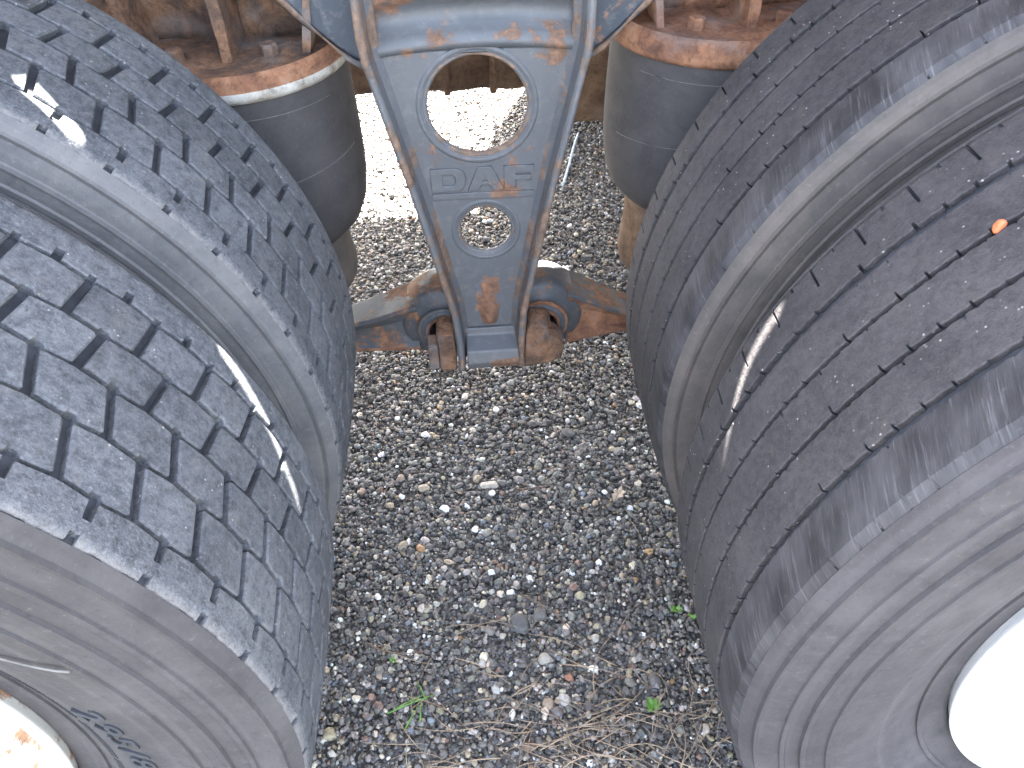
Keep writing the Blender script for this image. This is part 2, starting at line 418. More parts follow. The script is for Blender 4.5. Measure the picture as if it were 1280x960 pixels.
# lateral groove of each block row: theta at its outer and inner end (taken modulo one pitch)
LAT = {1: (3.675, 4.615), 2: (1.505, 2.49), 3: (5.757, 5.0), 4: (1.776, 1.16)}
G1 = [(3.675, .0376), (.577, .0352)]; G2 = [(1.505, .0854), (4.615, .0828)]; G3 = [(2.49, .1258), (5.757, .1282)]
G4 = [(5.0, .1684), (1.776, .1710)]; G5 = [(1.16, .2145), (4.34, .2170)]
GR = {1: (G1, G2), 2: (G2, G3), 3: (G3, G4), 4: (G4, G5)}
def block_poly(row):
    (ta, tb), (gl, gu) = LAT[row], GR[row]
    hw = .41; h = .0016
    mid_l = [k for k, y in gl if abs((k - ta) % PP) > .01 and abs((k - ta) % PP - PP) > .01][0]
    mid_u = [k for k, y in gu if abs((k - tb) % PP) > .01 and abs((k - tb) % PP - PP) > .01][0]
    ml = ta + ((mid_l - ta) % PP); mu = tb + ((mid_u - tb) % PP)
    yl = lambda t: zig(t, gl, PP) + h; yu = lambda t: zig(t, gu, PP) - h
    cch = .0013                                     # little cut corners where a lateral groove opens
    cd = .22
    wide = .0013
    return [(ta + hw, yl(ta) + cch), (ta + hw + cd, yl(ta + hw)), (ml - .70, yl(ml - .7)), (ml - .34, yl(ml) + .0042), (ml + .30, yl(ml) + .0042), (ml + .55, yl(ml + .55) + wide), (ta + PP - hw - .05, yl(ta - hw) + wide),
            (tb + PP - hw, yu(tb) - .0004), (tb + PP - hw - .1, yu(tb - hw)), (mu + .2, yu(mu + .2)), (mu - .25, yu(mu - .25) - .0004), (tb + hw + cd, yu(tb + hw)), (tb + hw, yu(tb) - cch)]
BLOCKS = {r: block_mesh('tread_block', block_poly(r), .0105, 'block') for r in (1, 2, 3, 4)}
def notch(s, c, hw, base, deep, p=PP):
    d = abs((s - c + p / 2) % p - p / 2)
    return deep if d <= hw else base
def with_steps(lst, p):
    return sorted(x % p for x in lst)
e_ = .02
def drive_ribs():
    sm = with_steps([i * PP / 12 for i in range(12)] + [.577 - .42 - e_, .577 - .42 + e_, .577 + .42 - e_, .577 + .42 + e_] + [.95 - .42 - e_ + 0, .95 - .42 + e_, .95 + .42 - e_, .95 + .42 + e_], PP)
    a = rib_ring('shoulder_rib', NP, sm, lambda s, k: notch(s, .95, .42, .0002, .0075),
                 lambda s, k: min(zig(s, G1, PP) - .0016, notch(s, .577, .42, 1, .0195)), .0105, 'lip', 5, .0022, -1)
    sm2 = with_steps([i * PP / 12 for i in range(12)] + [1.16 - .34 - e_, 1.16 - .34 + e_, 1.16 + .34 - e_, 1.16 + .34 + e_, 4.34 - .42 - e_, 4.34 - .42 + e_, 4.34 + .42 - e_, 4.34 + .42 + e_] + [2.2 - .3 - e_, 2.2 - .3 + e_, 2.2 + .3 - e_, 2.2 + .3 + e_], PP)
    b = rib_ring('shoulder_rib', NP, sm2, lambda s, k: max(zig(s, G5, PP) + .0016, notch(s, 4.34, .42, -1, .2290), notch(s, 1.16, .34, -1, .2215)),
                 lambda s, k: notch(s, 2.2, .3, TW + .0015, TW - .0060), .0105, 'block', 5)
    return a, b
DRIBS = drive_ribs()
NS = 64; SP = 360 / NS
SG = [.054, .103, .150, .198]; SH = [.0031, .0019, .0019, .0042]
def steer_ribs():
    out = []
    edges = [(-.0015, SG[0] - SH[0])] + [(SG[i] + SH[i], SG[i + 1] - SH[i + 1]) for i in range(3)] + [(SG[3] + SH[3], TW + .0015)]
    for i, (a, b) in enumerate(edges):
        t1, t2 = 1.1 + 1.3 * i, 3.6 + 1.1 * i
        ticks0 = [((t1) % SP, .0045), ((t1 + SP / 2) % SP, .0085)]; ticks1 = [((t2) % SP, .0050), ((t2 + SP / 2 + .4) % SP, .0028)]
        if i == 0: ticks0 = [(2.0, .006), (4.6, .003)]; ticks1 = [(t2 % SP, .003)]
        if i == 4: ticks1 = [(2.0, .034), (4.7, .014)]
        hw = .10 if i != 4 else .15
        sm = [j * SP / 16 for j in range(16)]
        for c, d in ticks0 + ticks1: sm += [c - hw - e_, c - hw + e_ * .3, c + hw - e_ * .3, c + hw + e_]
        sm = with_steps(sm, SP)
        def mk(base, ticks, sg, wob):
            def f(s, k):
                y = base + wob * (.5 - abs(((s * 4 / SP) % 1) - .5)) * sg
                for c, d in ticks:
                    dd = abs((s - c + SP / 2) % SP - SP / 2)
                    if dd <= hw: y = base + sg * (d * (.15, 1.0, .5, .3, .8)[(k * 7 + i * 3 + int(c * 3)) % 5] if d < .012 else d)
                return y
            return f
        wob0 = .0016 if i > 0 else 0; wob1 = .0022 if i < 4 else 0
        out.append(rib_ring('tread_rib', NS, sm, mk(a, ticks0, 1, wob0), mk(b, ticks1, -1, wob1), .0085, 'streak' if i == 0 else 'rib', 5))
    return out
SRIBS = steer_ribs()
CARC = {('drive', 0): carcass('sideblue', R0 - .0098), ('steer', 0): carcass('side', R0 - .0078), ('drive', 1): carcass('sidegrey_fill', R0 - .0098), ('steer', 1): carcass('sidedust_fill', R0 - .0078)}

RIM = [(.297, .030), (.2985, .010), (.303, .0045), (.3025, .0005), (.2975, -.0010), (.2930, .0015), (.2905, .008), (.2840, .016), (.277, .032), (.268, .060), (.258, .100), (.252, .122),
       (.240, .134), (.222, .140), (.195, .146), (.150, .146), (.142, .142), (.140, .090), (.132, .078), (.070, .074), (.064, .060), (.0, .058)]
def rim_mesh(mat):
    V, F, U = lathe(RIM, 128); return mesh('rim', V, F, mat, True, U)
RIMS = {'a': rim_mesh('rimrust'), 'b': rim_mesh('rimwhite')}
DISC = mesh('rim_flange_paint', *lathe([(.2905, .0075), (.2835, .0155), (.2765, .0315), (.2675, .0595)], 128)[:2], 'rimwhite', True)
V, F, U = lathe([(.0001, -.030), (.012, -.030), (.0165, -.026), (.0165, .001)], 6); NUT = mesh('wheel_nut', V, F, 'rustbrown')

def letters(text, r_mid, start_deg, h, parent, y, mat='letter'):
    """raised characters round the sidewall, tops outward, reading clockwise"""
    a = start_deg
    for ch in text:
        cu = bpy.data.curves.new('font', 'FONT'); cu.body = ch; cu.size = h * 1.38; cu.extrude = .0012; cu.bevel_depth = .0003; cu.align_x = 'CENTER'
        tmp = bpy.data.objects.new('tmp', cu); COL.objects.link(tmp)
        dg = bpy.context.evaluated_depsgraph_get(); me = bpy.data.meshes.new_from_object(tmp.evaluated_get(dg))
        xs = [v.co.x for v in me.vertices]; wd = (max(xs) - min(xs)) if xs else h * .4
        bpy.data.objects.remove(tmp); bpy.data.curves.remove(cu)
        step = math.degrees((wd * 1.35 + h * .22) / r_mid); a -= step / 2
        me.materials.clear(); me.materials.append(M[mat])
        for v in me.vertices:
            x, z, d = v.co.x * 1.35, v.co.y, v.co.z
            ang = rad(a) - x / r_mid; rr = r_mid - h / 2 + z
            v.co = (rr * cos(ang), y + (r_mid - rr) * .25 - d, rr * sin(ang))
        me.name = 'raised_letter'; obj('raised_letter', me, parent); a -= step / 2

ZC = .5
def wheel(kind, x, y, phase, label, rim, flip=False, letter=None, inner=0):
    w = empty('wheel', (x, y, ZC)); tag(w, label, 'wheel', 'wheels of the tandem axles')
    ca = obj('tyre', CARC[kind, inner], w); ca.rotation_euler.y = rad(-phase)
    if kind == 'drive':
        for r in (1, 2, 3, 4):
            for k in range(NP):
                b = obj('tread_block', BLOCKS[r], w); b.rotation_euler.y = -rad(phase + k * PP)
                q = 1 + rng.uniform(-.0012, .0006); b.scale = (q, 1, q)
        for me in DRIBS:
            s = obj('shoulder_rib', me, w); s.rotation_euler.y = rad(-phase)
    else:
        for me in SRIBS:
            s = obj('tread_rib', me, w); s.rotation_euler.y = -(PI - rad(phase))
    rm = obj('rim', RIMS[rim], w)
    if rim == 'a': obj('rim_well', DISC, rm)
    for k in range(10):
        n = obj('wheel_nut', NUT, rm); a = 2 * PI * k / 10; n.location = (.1675 * cos(a), .146, .1675 * sin(a))
    if letter: letter(ca)
    if flip: w.rotation_euler.z = PI
    return w
def lettering(parent):
    letters('295/80R22.5', .383, 15.5, .024, parent, -.0178)
    # row of small moulded marks below the size
    V, F = [], []
    for k in range(46):
        if k in (17, 18, 33): continue
        a0 = 24 - k * .82; b = len(V)
        for (da, r) in ((0, .346), (.22, .346), (.62, .3525), (.40, .3525)):
            for dy in (0, -.0012):
                V.append((r * cos(rad(a0 - da)), -.0004 - (r - .345) * .5 + dy, r * sin(rad(a0 - da))))
        F += [(b, b + 2, b + 4, b + 6), (b + 1, b + 7, b + 5, b + 3), (b, b + 1, b + 3, b + 2), (b + 2, b + 3, b + 5, b + 4), (b + 4, b + 5, b + 7, b + 6), (b + 6, b + 7, b + 1, b)]
    tag(obj('moulded_marks', mesh('moulded_marks', V, F, 'sideblue'), parent), kind='stuff')
    pts = []
    for i in range(9):
        t = i / 8; r = .428 - .055 * t; a = 24 + 12 * t ** 1.36
        yy = np.interp(r, [.345, .375, .395, .412, .428], [0, -.0105, -.015, -.017, -.0178])
        pts.append((r * cos(rad(a)), yy * 1.45 - .0012, r * sin(rad(a))))
    obj('moulded_seam', mesh('moulded_seam', *tube(pts, .0011, 6), 'line', True), parent)

XL, XR, DS = -.694, .7195, .3558
wheel('drive', XL, 0, 0, 'block-tread dual wheel with a rust-edged white rim, outermost beside the gravel', 'a', letter=lambda p_: (p_.rotation_euler.__setitem__(1, 0), lettering(p_)))
wheel('drive', XL, DS, .18 + 3.24, 'block-tread wheel behind the lettered one, small sun patches on its tread', 'b', inner=1)
wheel('steer', XR, .003, 1.0, 'worn rib-tread wheel with white rim and a tiny orange stone in its groove', 'b')
wheel('steer', XR, DS + .003, 3.0, 'worn rib-tread wheel next to the rust-ringed air spring, scuffed shoulder', 'b', inner=1)
FW = 2.60                                         # outer face of the wheels on the truck's other side
wheel('steer', XR, FW, 2.0, "rib-tread outer wheel on the truck's far, sunlit side", 'b', True)
wheel('steer', XR, FW - DS, 4.0, "rib-tread inner wheel on the truck's far, sunlit side", 'b', True)
V, F = [], []                                     # arch added unseen over that far pair to shape the ground shadow
for i in range(33):
    a_ = rad(2 + 176 * i / 32)
    for y_ in (1.95, 2.64):
        for r_ in (.600, .604): V.append((XR + r_ * cos(a_), y_, ZC + r_ * sin(a_)))
for i in range(32):
    a_ = i * 4; F += [(a_, a_ + 2, a_ + 6, a_ + 4), (a_ + 1, a_ + 5, a_ + 7, a_ + 3), (a_, a_ + 4, a_ + 5, a_ + 1), (a_ + 2, a_ + 3, a_ + 7, a_ + 6)]
tag(obj('sunblocker', mesh('sunblocker', V, F, 'axle', True)), "unseen added mudguard over the far side's ribbed wheels", 'sunblocker')
# axle tubes carry the wheels
for x, nm in ((XL, 'block-tread'), (XR, 'rib-tread')):
    a = empty('axle', (x, .2, ZC)); tag(a, 'dark axle tube joining the ' + nm + ' wheels', 'axle', 'axles')
    V, F, U = lathe([(.001, -.06), (.062, -.06), (.062, 2.26), (.001, 2.26)], 24); obj('axle_tube', mesh('axle_tube', V, F, 'axle', True), a)
# tiny stone caught in the tread groove
def pebble_mesh(name, sx, sy, sz, mat, seed, sub=2):
    r_ = random.Random(seed); bm = bmesh.new(); bmesh.ops.create_icosphere(bm, subdivisions=sub, radius=1)
    pl = [(Vector((r_.gauss(0, 1), r_.gauss(0, 1), r_.gauss(0, 1))).normalized(), r_.uniform(.6, .85)) for _ in range(7)]
    for v in bm.verts:
        for n_, d in pl:
            e = v.co.dot(n_) - d
            if e > 0: v.co -= n_ * e
        v.co = Vector((v.co.x * sx, v.co.y * sy, v.co.z * sz))
    me = bpy.data.meshes.new(name); bm.to_mesh(me); bm.free(); me.materials.append(mat)
    me.polygons.foreach_set('use_smooth', [True] * len(me.polygons)); return me

# ------------------------------------------------------------------ V bracket
BX = .012
B = empty('suspension_bracket', (BX, .72, .29))
tag(B, 'tapering blue-grey steel bracket with two round holes and raised letters', 'bracket')
def bp(o): o.matrix_parent_inverse = Matrix.Translation((-BX, -.72, -.29)); return o
def wx(z):                                        # half width of the bracket's outer edge at height z
    return float(np.interp(z, [.28, .33, .40, .61, .80, .83, 1.2], [.056, .055, .060, .101, .143, .146, .146]))
zs = [.305, .33, .40, .50, .61, .70, .80]
web = [(BX - wx(z) + .006, z) for z in zs] + [(BX + wx(z) - .006, z) for z in reversed(zs)]
bp(plate('web', [web, circ(.010, .724, .0715), circ(.0135, .530, .0415)], .739, .012, 'paint', B, .003))
bp(torus('hole_collar', (.010, .7335, .724), .0790, .0040, 'paint', B, n=72, flat=.45)); bp(torus('hole_collar', (.0135, .7335, .530), .0490, .0036, 'paint', B, n=64, flat=.45))
bp(torus('hole_lip', (.010, .7385, .724), .0715, .0042, 'paintedge', B, n=72, flat=1.3)); bp(torus('hole_lip', (.0135, .7385, .530), .0415, .0036, 'paintedge', B, n=64, flat=1.3))
# upper web with its pressed channel
prof = [(.798, .7335), (.806, .7330), (.814, .7400), (.822, .7560), (.838, .7600), (.850, .7560), (.860, .7420), (.870, .7350), (.90, .7350), (1.0, .7350), (1.12, .7350)]
V, F = [], []
nx = 24
for z, y in prof:
    for i in range(nx + 1):
        t = i / nx; x = BX + (2 * t - 1) * (.138)
        bow = .010 * (1 - (2 * t - 1) ** 2) if z < .9 else 0
        V.append((x, y, z + bow - .004))
for j in range(len(prof) - 1):
    for i in range(nx): a = j * (nx + 1) + i; F.append((a, a + 1, a + nx + 2, a + nx + 1))
uw = bp(obj('upper_web', mesh('upper_web', V, F, 'paint', True), B)); sm_ = uw.modifiers.new('solid', 'SOLIDIFY'); sm_.thickness = .008; sm_.offset = 0
pill = [(BX + .01 + sx * .028 + .026 * cos(a), .892 + .026 * sin(a)) for sx, a0 in ((1, -90), (-1, 90)) for a in [rad(a0 + k * 18) for k in range(11)]]
V, F = tube([(a, .733, b) for a, b in pill] + [(pill[0][0], .733, pill[0][1])], .0045, 8); bp(obj('slot_lip', mesh('slot_lip', V, F, 'paintdark', True), B))
for s in (-1, 1):                                 # the two bent side flanges
    fz = [.286, .31, .34, .40, .50, .61, .70, .785, .805, .83, .95, 1.12]
    V, F = [], []
    for z in fz:
        xo = BX + s * wx(z); xi = xo - s * .011
        jig = noise.noise(Vector((z * 40, s, 3))) * .0012
        fr = .690 if z < .79 else .690 - .006
        ring = [(xo + jig, fr + .004), (xo - s * .003, fr), (xi + s * .003, fr), (xi, fr + .004), (xi - s * .002, .722), (xi - s * .011, .7345), (xi - s * .011, .7450), (xo - s * .004, .7450), (xo + jig, .740)]
        V += [(x, y, z) for x, y in ring]
    k = 9
    for j in range(len(fz) - 1):
        for i in range(k): F.append((j * k + i, j * k + (i + 1) % k, (j + 1) * k + (i + 1) % k, (j + 1) * k + i))
    F += [tuple(range(k)), tuple((len(fz) - 1) * k + i for i in range(k))]
    o = bp(obj('flange', mesh('flange', V, F, 'paintedge'), B)); bevel(o, .002, 2)
    # gusset wing that spreads towards the spring hanger
    x0 = BX + s * .146
    wing = [(x0 - s * .004, .775), (x0 + s * .020, .792), (x0 + s * .072, .842), (x0 + s * .125, .905), (x0 + s * .16, 1.0), (x0 - s * .004, 1.0)]
    bp(plate('gusset', [wing if s > 0 else wing[::-1]], .756, .008, 'paintdark', B, .002))
    V, F = tube([(a, .747, b) for a, b in wing[:5]], .0045, 8); bp(obj('gusset_edge', mesh('gusset_edge', V, F, 'paintedge', True), B))
# bottom: sloping face, folded lip and bolt boss
V, F = [], []
secs = [(.345, .7335, .044), (.330, .7300, .043), (.322, .712, .043), (.318, .700, .043), (.300, .696, .043), (.289, .700, .043), (.286, .745, .043)]
for z, y, w_ in secs: V += [(BX + .003 - w_, y, z), (BX + .003 + w_, y, z)]
for j in range(len(secs) - 1): F.append((2 * j, 2 * j + 1, 2 * j + 3, 2 * j + 2))
o = bp(obj('bottom_lip', mesh('bottom_lip', V, F, 'paint'), B)); m_ = o.modifiers.new('solid', 'SOLIDIFY'); m_.thickness = .006; bevel(o, .004, 3)
V = []; F = []
for i in range(13):
    for j in range(9):
        z = .352 + .10 * i / 12; u = (j / 8 - .5) * 2; t = i / 12
        hw = .013 + .020 * t; dome = max(0, 1 - u * u) ** 1.8 * (.017 * (1 - t) ** 1.2) * min(1, t * 8 + .3)
        V.append((BX + .001 + u * hw, .7338 - dome + .0012 * noise.noise(Vector((u * 3, z * 90, 1))), z))
for i in range(12):
    for j in range(8): a = i * 9 + j; F.append((a, a + 1, a + 10, a + 9))
bp(obj('bolt_boss', mesh('bolt_boss', V, F, 'paintrust', True), B))
# raised letters and the bar under them
def slant(pts): return [(x, z + (x - BX) * -.006) for x, z in pts]
D_o = [(-.062, .599), (-.062, .635), (-.024, .635), (-.014, .629), (-.011, .619), (-.013, .607), (-.022, .599)]
D_i = [(-.045, .608), (-.030, .608), (-.027, .613), (-.027, .621), (-.030, .625), (-.045, .625)]
A_o = [(-.010, .599), (.006, .636), (.026, .636), (.043, .599), (.026, .599), (.022, .607), (.010, .607), (.007, .599)]
A_i = [(.012, .613), (.020, .613), (.016, .623)]
F_o = [(.043, .601), (.043, .636), (.086, .636), (.086, .625), (.060, .625), (.060, .6215), (.082, .6215), (.082, .6125), (.060, .6125), (.060, .601)]
for nm, polys in (('d', [D_o, D_i]), ('a', [A_o, A_i]), ('f', [F_o])):
    bp(plate('raised_letter', [slant(q) for q in polys], .7322, .0046, 'paint', B, .0012))
bp(plate('raised_bar', [slant([(-.062, .5855), (-.062, .5955), (.086, .5955), (.086, .5855)])], .7324, .0042, 'paint', B, .0012))

# ------------------------------------------------------------------ link beam under the bracket
LKX = .020
for s, ex, ez, lab in ((-1, -.064, .322, 'rusty grey link arm reaching from the bracket foot to the block-tread wheels'), (1, .100, .326, 'orange rusted link arm with a sunlit eye at the bracket foot')):
    LK = empty('link_arm', (ex, .80, .25)); tag(LK, lab, 'link arm', 'link arms at the bracket foot')
    inv = Matrix.Translation((-ex, -.80, -.25))
    def lp(o): o.matrix_parent_inverse = inv; return o
    V, F, U = lathe([(.001, .034), (.025, .034), (.027, .004), (.031, -.002), (.037, -.003), (.043, .001), (.045, .010), (.052, .016), (.066, .018), (.072, .026), (.074, .045), (.074, .08), (.068, .092), (.001, .095)], 64, c=(ex, .752, ez))
    lp(obj('eye', mesh('eye', V, F, 'linktop', True, U), LK))
    V, F, U = lathe([(.0005, .024), (.017, .024), (.022, .030), (.026, .031)], 40, c=(ex, .752, ez)); lp(obj('bushing', mesh('bushing', V, F, 'black', True, U), LK))
    lp(torus('bushing_ring', (ex, .7525, ez), .0295, .0042, 'rust', LK, n=56))
    lp(torus('eye_ridge', (ex, .7560, ez), .0425, .0042, 'rust' if s > 0 else 'linktop', LK, n=56))
    V, F = [], []; nsec = 16
    for i in range(nsec + 1):
        t = i / nsec; x = ex + s * (.045 + .56 * t)
        h = .017 + (.030 if s < 0 else .038) * max(0, 1 - t * (2.6 if s < 0 else 4.6)) ** 1.2
        zc = .290 + (ez - .290) * max(0, 1 - t * 3.5); dp = .022 + .018 * max(0, 1 - t * 3)
        yc = .805
        ring = [(yc - dp, zc + h), (yc - dp - .002, zc + h - .006), (yc - dp + .001, zc + h - .010), (yc - dp + .010, zc + h * .30), (yc - dp + .010, zc - h * .45), (yc - dp - .003, zc - h + .008), (yc - dp - .004, zc - h + .003), (yc - dp, zc - h), (yc + dp, zc - h), (yc + dp, zc + h)]
        V += [(x, y, z + .0015 * noise.noise(Vector((x * 25, y * 30, z * 20)))) for y, z in ring]
    k = 10
    for j in range(nsec):
        for i in range(k): F.append((j * k + i, j * k + (i + 1) % k, (j + 1) * k + (i + 1) % k, (j + 1) * k + i))
    F += [tuple(range(k)), tuple(nsec * k + i for i in range(k))]
    me = mesh('arm', V, F, 'linktop'); me.materials.append(M['rust'])
    for pi, poly in enumerate(me.polygons):
        if pi < nsec * k and (pi % k) in ((2, 3, 4, 5, 6) if s > 0 else (5, 6)): poly.material_index = 1
    o = lp(obj('arm', me, LK)); bevel(o, .003, 2)
# pin ends bolted to the foot of the bracket
PN = empty('pivot_pin', (LKX, .70, .29)); tag(PN, 'stout rusty pin with flat ends clamped under the bracket foot', 'pin')
def pp(o): o.matrix_parent_inverse = Matrix.Translation((-LKX, -.70, -.29)); return o
V, F, U = lathe([(.0, -.004), (.012, -.004), (.0145, .001), (.015, .02), (.015, .07)], 28, c=(-.062, .715, .345)); pp(obj('pin_end', mesh('pin_end', V, F, 'rustbrown', True, U), PN))
o = pp(box('pin_lug', -.074, -.046, .688, .728, .288, .364, 'rustbrown', PN, .006))
o = pp(box('bolt_head', -.091, -.0745, .690, .724, .292, .342, 'rustbrown', PN, .004))
V, F, U = lathe([(.0, -.004), (.012, -.004), (.0145, .001), (.015, .02), (.015, .07)], 28, c=(.098, .715, .350)); pp(obj('pin_end', mesh('pin_end', V, F, 'rustbrown', True, U), PN))
lug = [(.066, .287), (.100, .292), (.128, .302), (.133, .330), (.120, .345), (.108, .352), (.103, .374), (.080, .378), (.070, .36)]
pp(plate('pin_lug', [lug], .711, .046, 'rustbrown', PN, .005))
V, F, U = lathe([(.001, .0), (.030, .0), (.030, .1), (.001, .1)], 24, c=(LKX, .760, .318)); pp(obj('pin_shank', mesh('pin_shank', V, F, 'rustbrown', True, U), PN))

# ------------------------------------------------------------------ air springs and their hangers
def air_spring(cx, cy, r, ztop, zbot, ringmat, lab):
    A = empty('air_spring', (cx, cy, .40)); tag(A, lab, 'air spring', 'air springs')
    def ap(o): o.matrix_parent_inverse = Matrix.Translation((-cx, -cy, -.40)); return o
    H = ztop - zbot
    pr = [(r * .70, zbot - .004), (r * .80, zbot - .006), (r * .90, zbot + .010), (r * .965, zbot + .035), (r * 1.0, zbot + .075), (r * 1.005, zbot + .11), (r * 1.0, zbot + .15), (r * .992, zbot + .19), (r * .982, ztop - .02), (r * .972, ztop)]
    pr2 = []
    for a, b in zip(pr, pr[1:]):
        pr2 += [tuple(np.array(a) * (1 - t) + np.array(b) * t) for t in (0, .33, .66)]
    pr2.append(pr[-1])
    V, F, U = lathe(pr2, 72, 'Z', c=(cx, cy, 0)); bl = ap(obj('bellows', mesh('bellows', V, F, 'bellows', True, U), A))
    for zz, a0, a1, tilt in ((zbot + .125, 200, 345, .03), (ztop - .035, 215, 330, -.004)):
        pts = []
        for k in range(25):
            a = rad(a0 + (a1 - a0) * k / 24); z = zz + tilt * (k / 24 - .5)
            rr = float(np.interp(z, [q[1] for q in pr[2:]], [q[0] for q in pr[2:]])) + .0002
            pts.append((cx + rr * cos(a), cy + rr * sin(a), z))
        o = obj('seam_line', mesh('seam_line', *tube(pts, .0006, 5), 'line', True), bl); o.matrix_parent_inverse = Matrix.Translation((-cx, -cy, -.40)) 
        o.matrix_parent_inverse = Matrix()
    V, F, U = lathe([(.001, .405), (r * .74, .405), (r * .76, .42), (r * .72, .47), (r * .70, zbot + .03)], 60, 'Z', c=(cx, cy, 0)); ap(obj('piston', mesh('piston', V, F, 'sidedust_fill' if cx < 0 else 'rustbeam', True, U), A))
    xa = XL if cx < 0 else XR; x0, x1 = sorted((cx - math.copysign(.09, cx), xa)); ap(box('seat_arm', x0, x1, .755, .905, .375, .404, 'rustbeam', A, .006))
    ring = [(r * .95, ztop - .014), (r * 1.005, ztop - .012), (r * 1.03, ztop - .006), (r * 1.03, ztop + .003), (r * 1.0, ztop + .008), (r * 1.005, ztop + .014), (r * .99, ztop + .019), (r * .965, ztop + .022)]
    V, F, U = lathe(ring, 96, 'Z', c=(cx, cy, 0)); me = mesh('bead_ring', V, F, 'rust', True, U); me.materials.append(M[ringmat])
    for pi, poly in enumerate(me.polygons):
        if pi % 7 in (0, 1, 2): poly.material_index = 1
    ap(obj('bead_ring', me, A))
    V, F = [], []
    nr, na = 14, 72
    for i in range(nr + 1):
        for j in range(na):
            a = 2 * PI * j / na; rr = r * .97 * i / nr
            V.append((cx + rr * cos(a), cy + rr * sin(a), ztop + .020 + .003 * noise.fractal(Vector((rr * cos(a) * 30, rr * sin(a) * 30, cx)), 1, 2, 3)))
    for i in range(nr):
        for j in range(na): F.append((i * na + j, i * na + (j + 1) % na, (i + 1) * na + (j + 1) % na, (i + 1) * na + j))
    ap(obj('top_plate', mesh('top_plate', V, F, 'rustbrown' if ringmat == 'silver' else 'rust', True), A))
    return A
def bolt(x, y, z, axis, parent, mat, r=.010, h=.012, inv=None):
    V, F, U = lathe([(.0005, h), (r * .8, h), (r, h * .8), (r, -.004)], 6, 'Z'); me = mesh('bolt', V, F, mat)
    V, F, U = lathe([(.0005, .003), (r * 1.5, .003), (r * 1.55, -.004)], 16, 'Z')
    o = obj('bolt', me, parent)
    roughen(me, .0015, 90, x * 10)
    Mx = Matrix.Translation((x, y, z)) @ (Matrix.Rotation(rad(90), 4, 'X') if axis == 'Y' else Matrix())
    me.transform(Mx)
    if inv is not None: o.matrix_parent_inverse = inv
    return o
SPL = (-.321, .830, .157, .778, .515); SPR = (.348, .830, .146, .790, .545)
air_spring(*SPL, 'silver', 'black air spring with a pale silvery bead ring below rusty ironwork')
air_spring(*SPR, 'rust', 'black air spring with an orange rusted bead ring beside the ribbed wheels')
def hanger(cx, cy, zt, s, mat, lab):
    Hh = empty('spring_hanger', (cx, cy, zt + .022)); tag(Hh, lab, 'hanger', 'air spring hangers')
    inv = Matrix.Translation((-cx, -cy, -(zt + .022)))
    def hp(o): o.matrix_parent_inverse = inv; return o
    z0 = zt + .019
    # back plate, uneven with scale
    V, F = [], []
    for i in range(33):
        for j in range(25):
            x = cx - .19 + .38 * i / 32; z = z0 + .36 * j / 24
            y = cy - .012 + .10 * max(0, (z - z0 - .06)) * 0 + .008 * noise.fractal(Vector((x * 14, z * 14, s)), 1, 2, 4) + .02 * ((x - cx) / .19) ** 2
            V.append((x, y, z))
    for i in range(32):
        for j in range(24): a = i * 25 + j; F.append((a, a + 1, a + 26, a + 25))
    o = hp(obj('back_plate', mesh('back_plate', V, F, mat, True), Hh)); q = o.modifiers.new('solid', 'SOLIDIFY'); q.thickness = .012; q.offset = 1
    # centre rib and the two sloping side ribs
    for dx, top_out, lean, th in ((.018, .105, .0, .014), (-.095, .085, -.055, .010), (.115, .085, .060, .010)):
        n1, n2 = 8, 14; V, F = [], []
        for side in (-1, 1):
            for i in range(n1 + 1):
                for j in range(n2 + 1):
                    t = j / n2; z = z0 + .34 * t; dep = (top_out * (.86 + .10 * t)) * i / n1
                    x = cx + dx + lean * t + side * th / 2 + .0022 * noise.noise(Vector((z * 60, dep * 60, dx * 30 + side)))
                    V.append((x, cy - .008 - dep + .0025 * noise.noise(Vector((z * 55, dx * 9, 4))), z))
        kk = (n1 + 1) * (n2 + 1)
        for sd in (0, 1):
            for i in range(n1):
                for j in range(n2): a = sd * kk + i * (n2 + 1) + j; F.append((a, a + 1, a + n2 + 2, a + n2 + 1))
        for j in range(n2): a = n1 * (n2 + 1) + j; F.append((a, a + 1, kk + a + 1, kk + a))
        hp(obj('rib', mesh('rib', V, F, mat, False), Hh))
    for bx, bz in ((-.045, .075), (.075, .080)): bolt(cx + bx, cy - .018, z0 + bz, 'Y', Hh, mat, .013, .016, inv)
    for bx, by in ((-.050, -.085), (.068, -.078)): bolt(cx + bx, cy + by, z0 + .002, 'Z', Hh, mat, .0115, .014, inv)
    return Hh
hanger(SPL[0], SPL[1], SPL[3], -1, 'rustbrown', 'flaking brown rusty hanger casting on top of the silver-ringed air spring')
hg = hanger(SPR[0], SPR[1], SPR[3], 1, 'rust', 'bright orange rusty hanger casting on top of the orange-ringed air spring')
V, F, U = lathe([(.001, -.020), (.030, -.020), (.042, -.014), (.047, .004)], 32, c=(SPR[0] - .062, SPR[1] - .022, SPR[3] + .118)); o = obj('round_boss', mesh('round_boss', V, F, 'rust', True, U), hg)
o.matrix_parent_inverse = Matrix.Translation((-SPR[0], -SPR[1], -(SPR[3] + .022)))

# frame rail the hangers and the bracket are bolted to, out of the picture above
o = box('frame_rail', -2.4, 2.4, .85, .93, .955, 1.215, 'rustbeam', None, .006); tag(o, 'long rusty chassis rail above the springs and bracket', 'chassis rail')
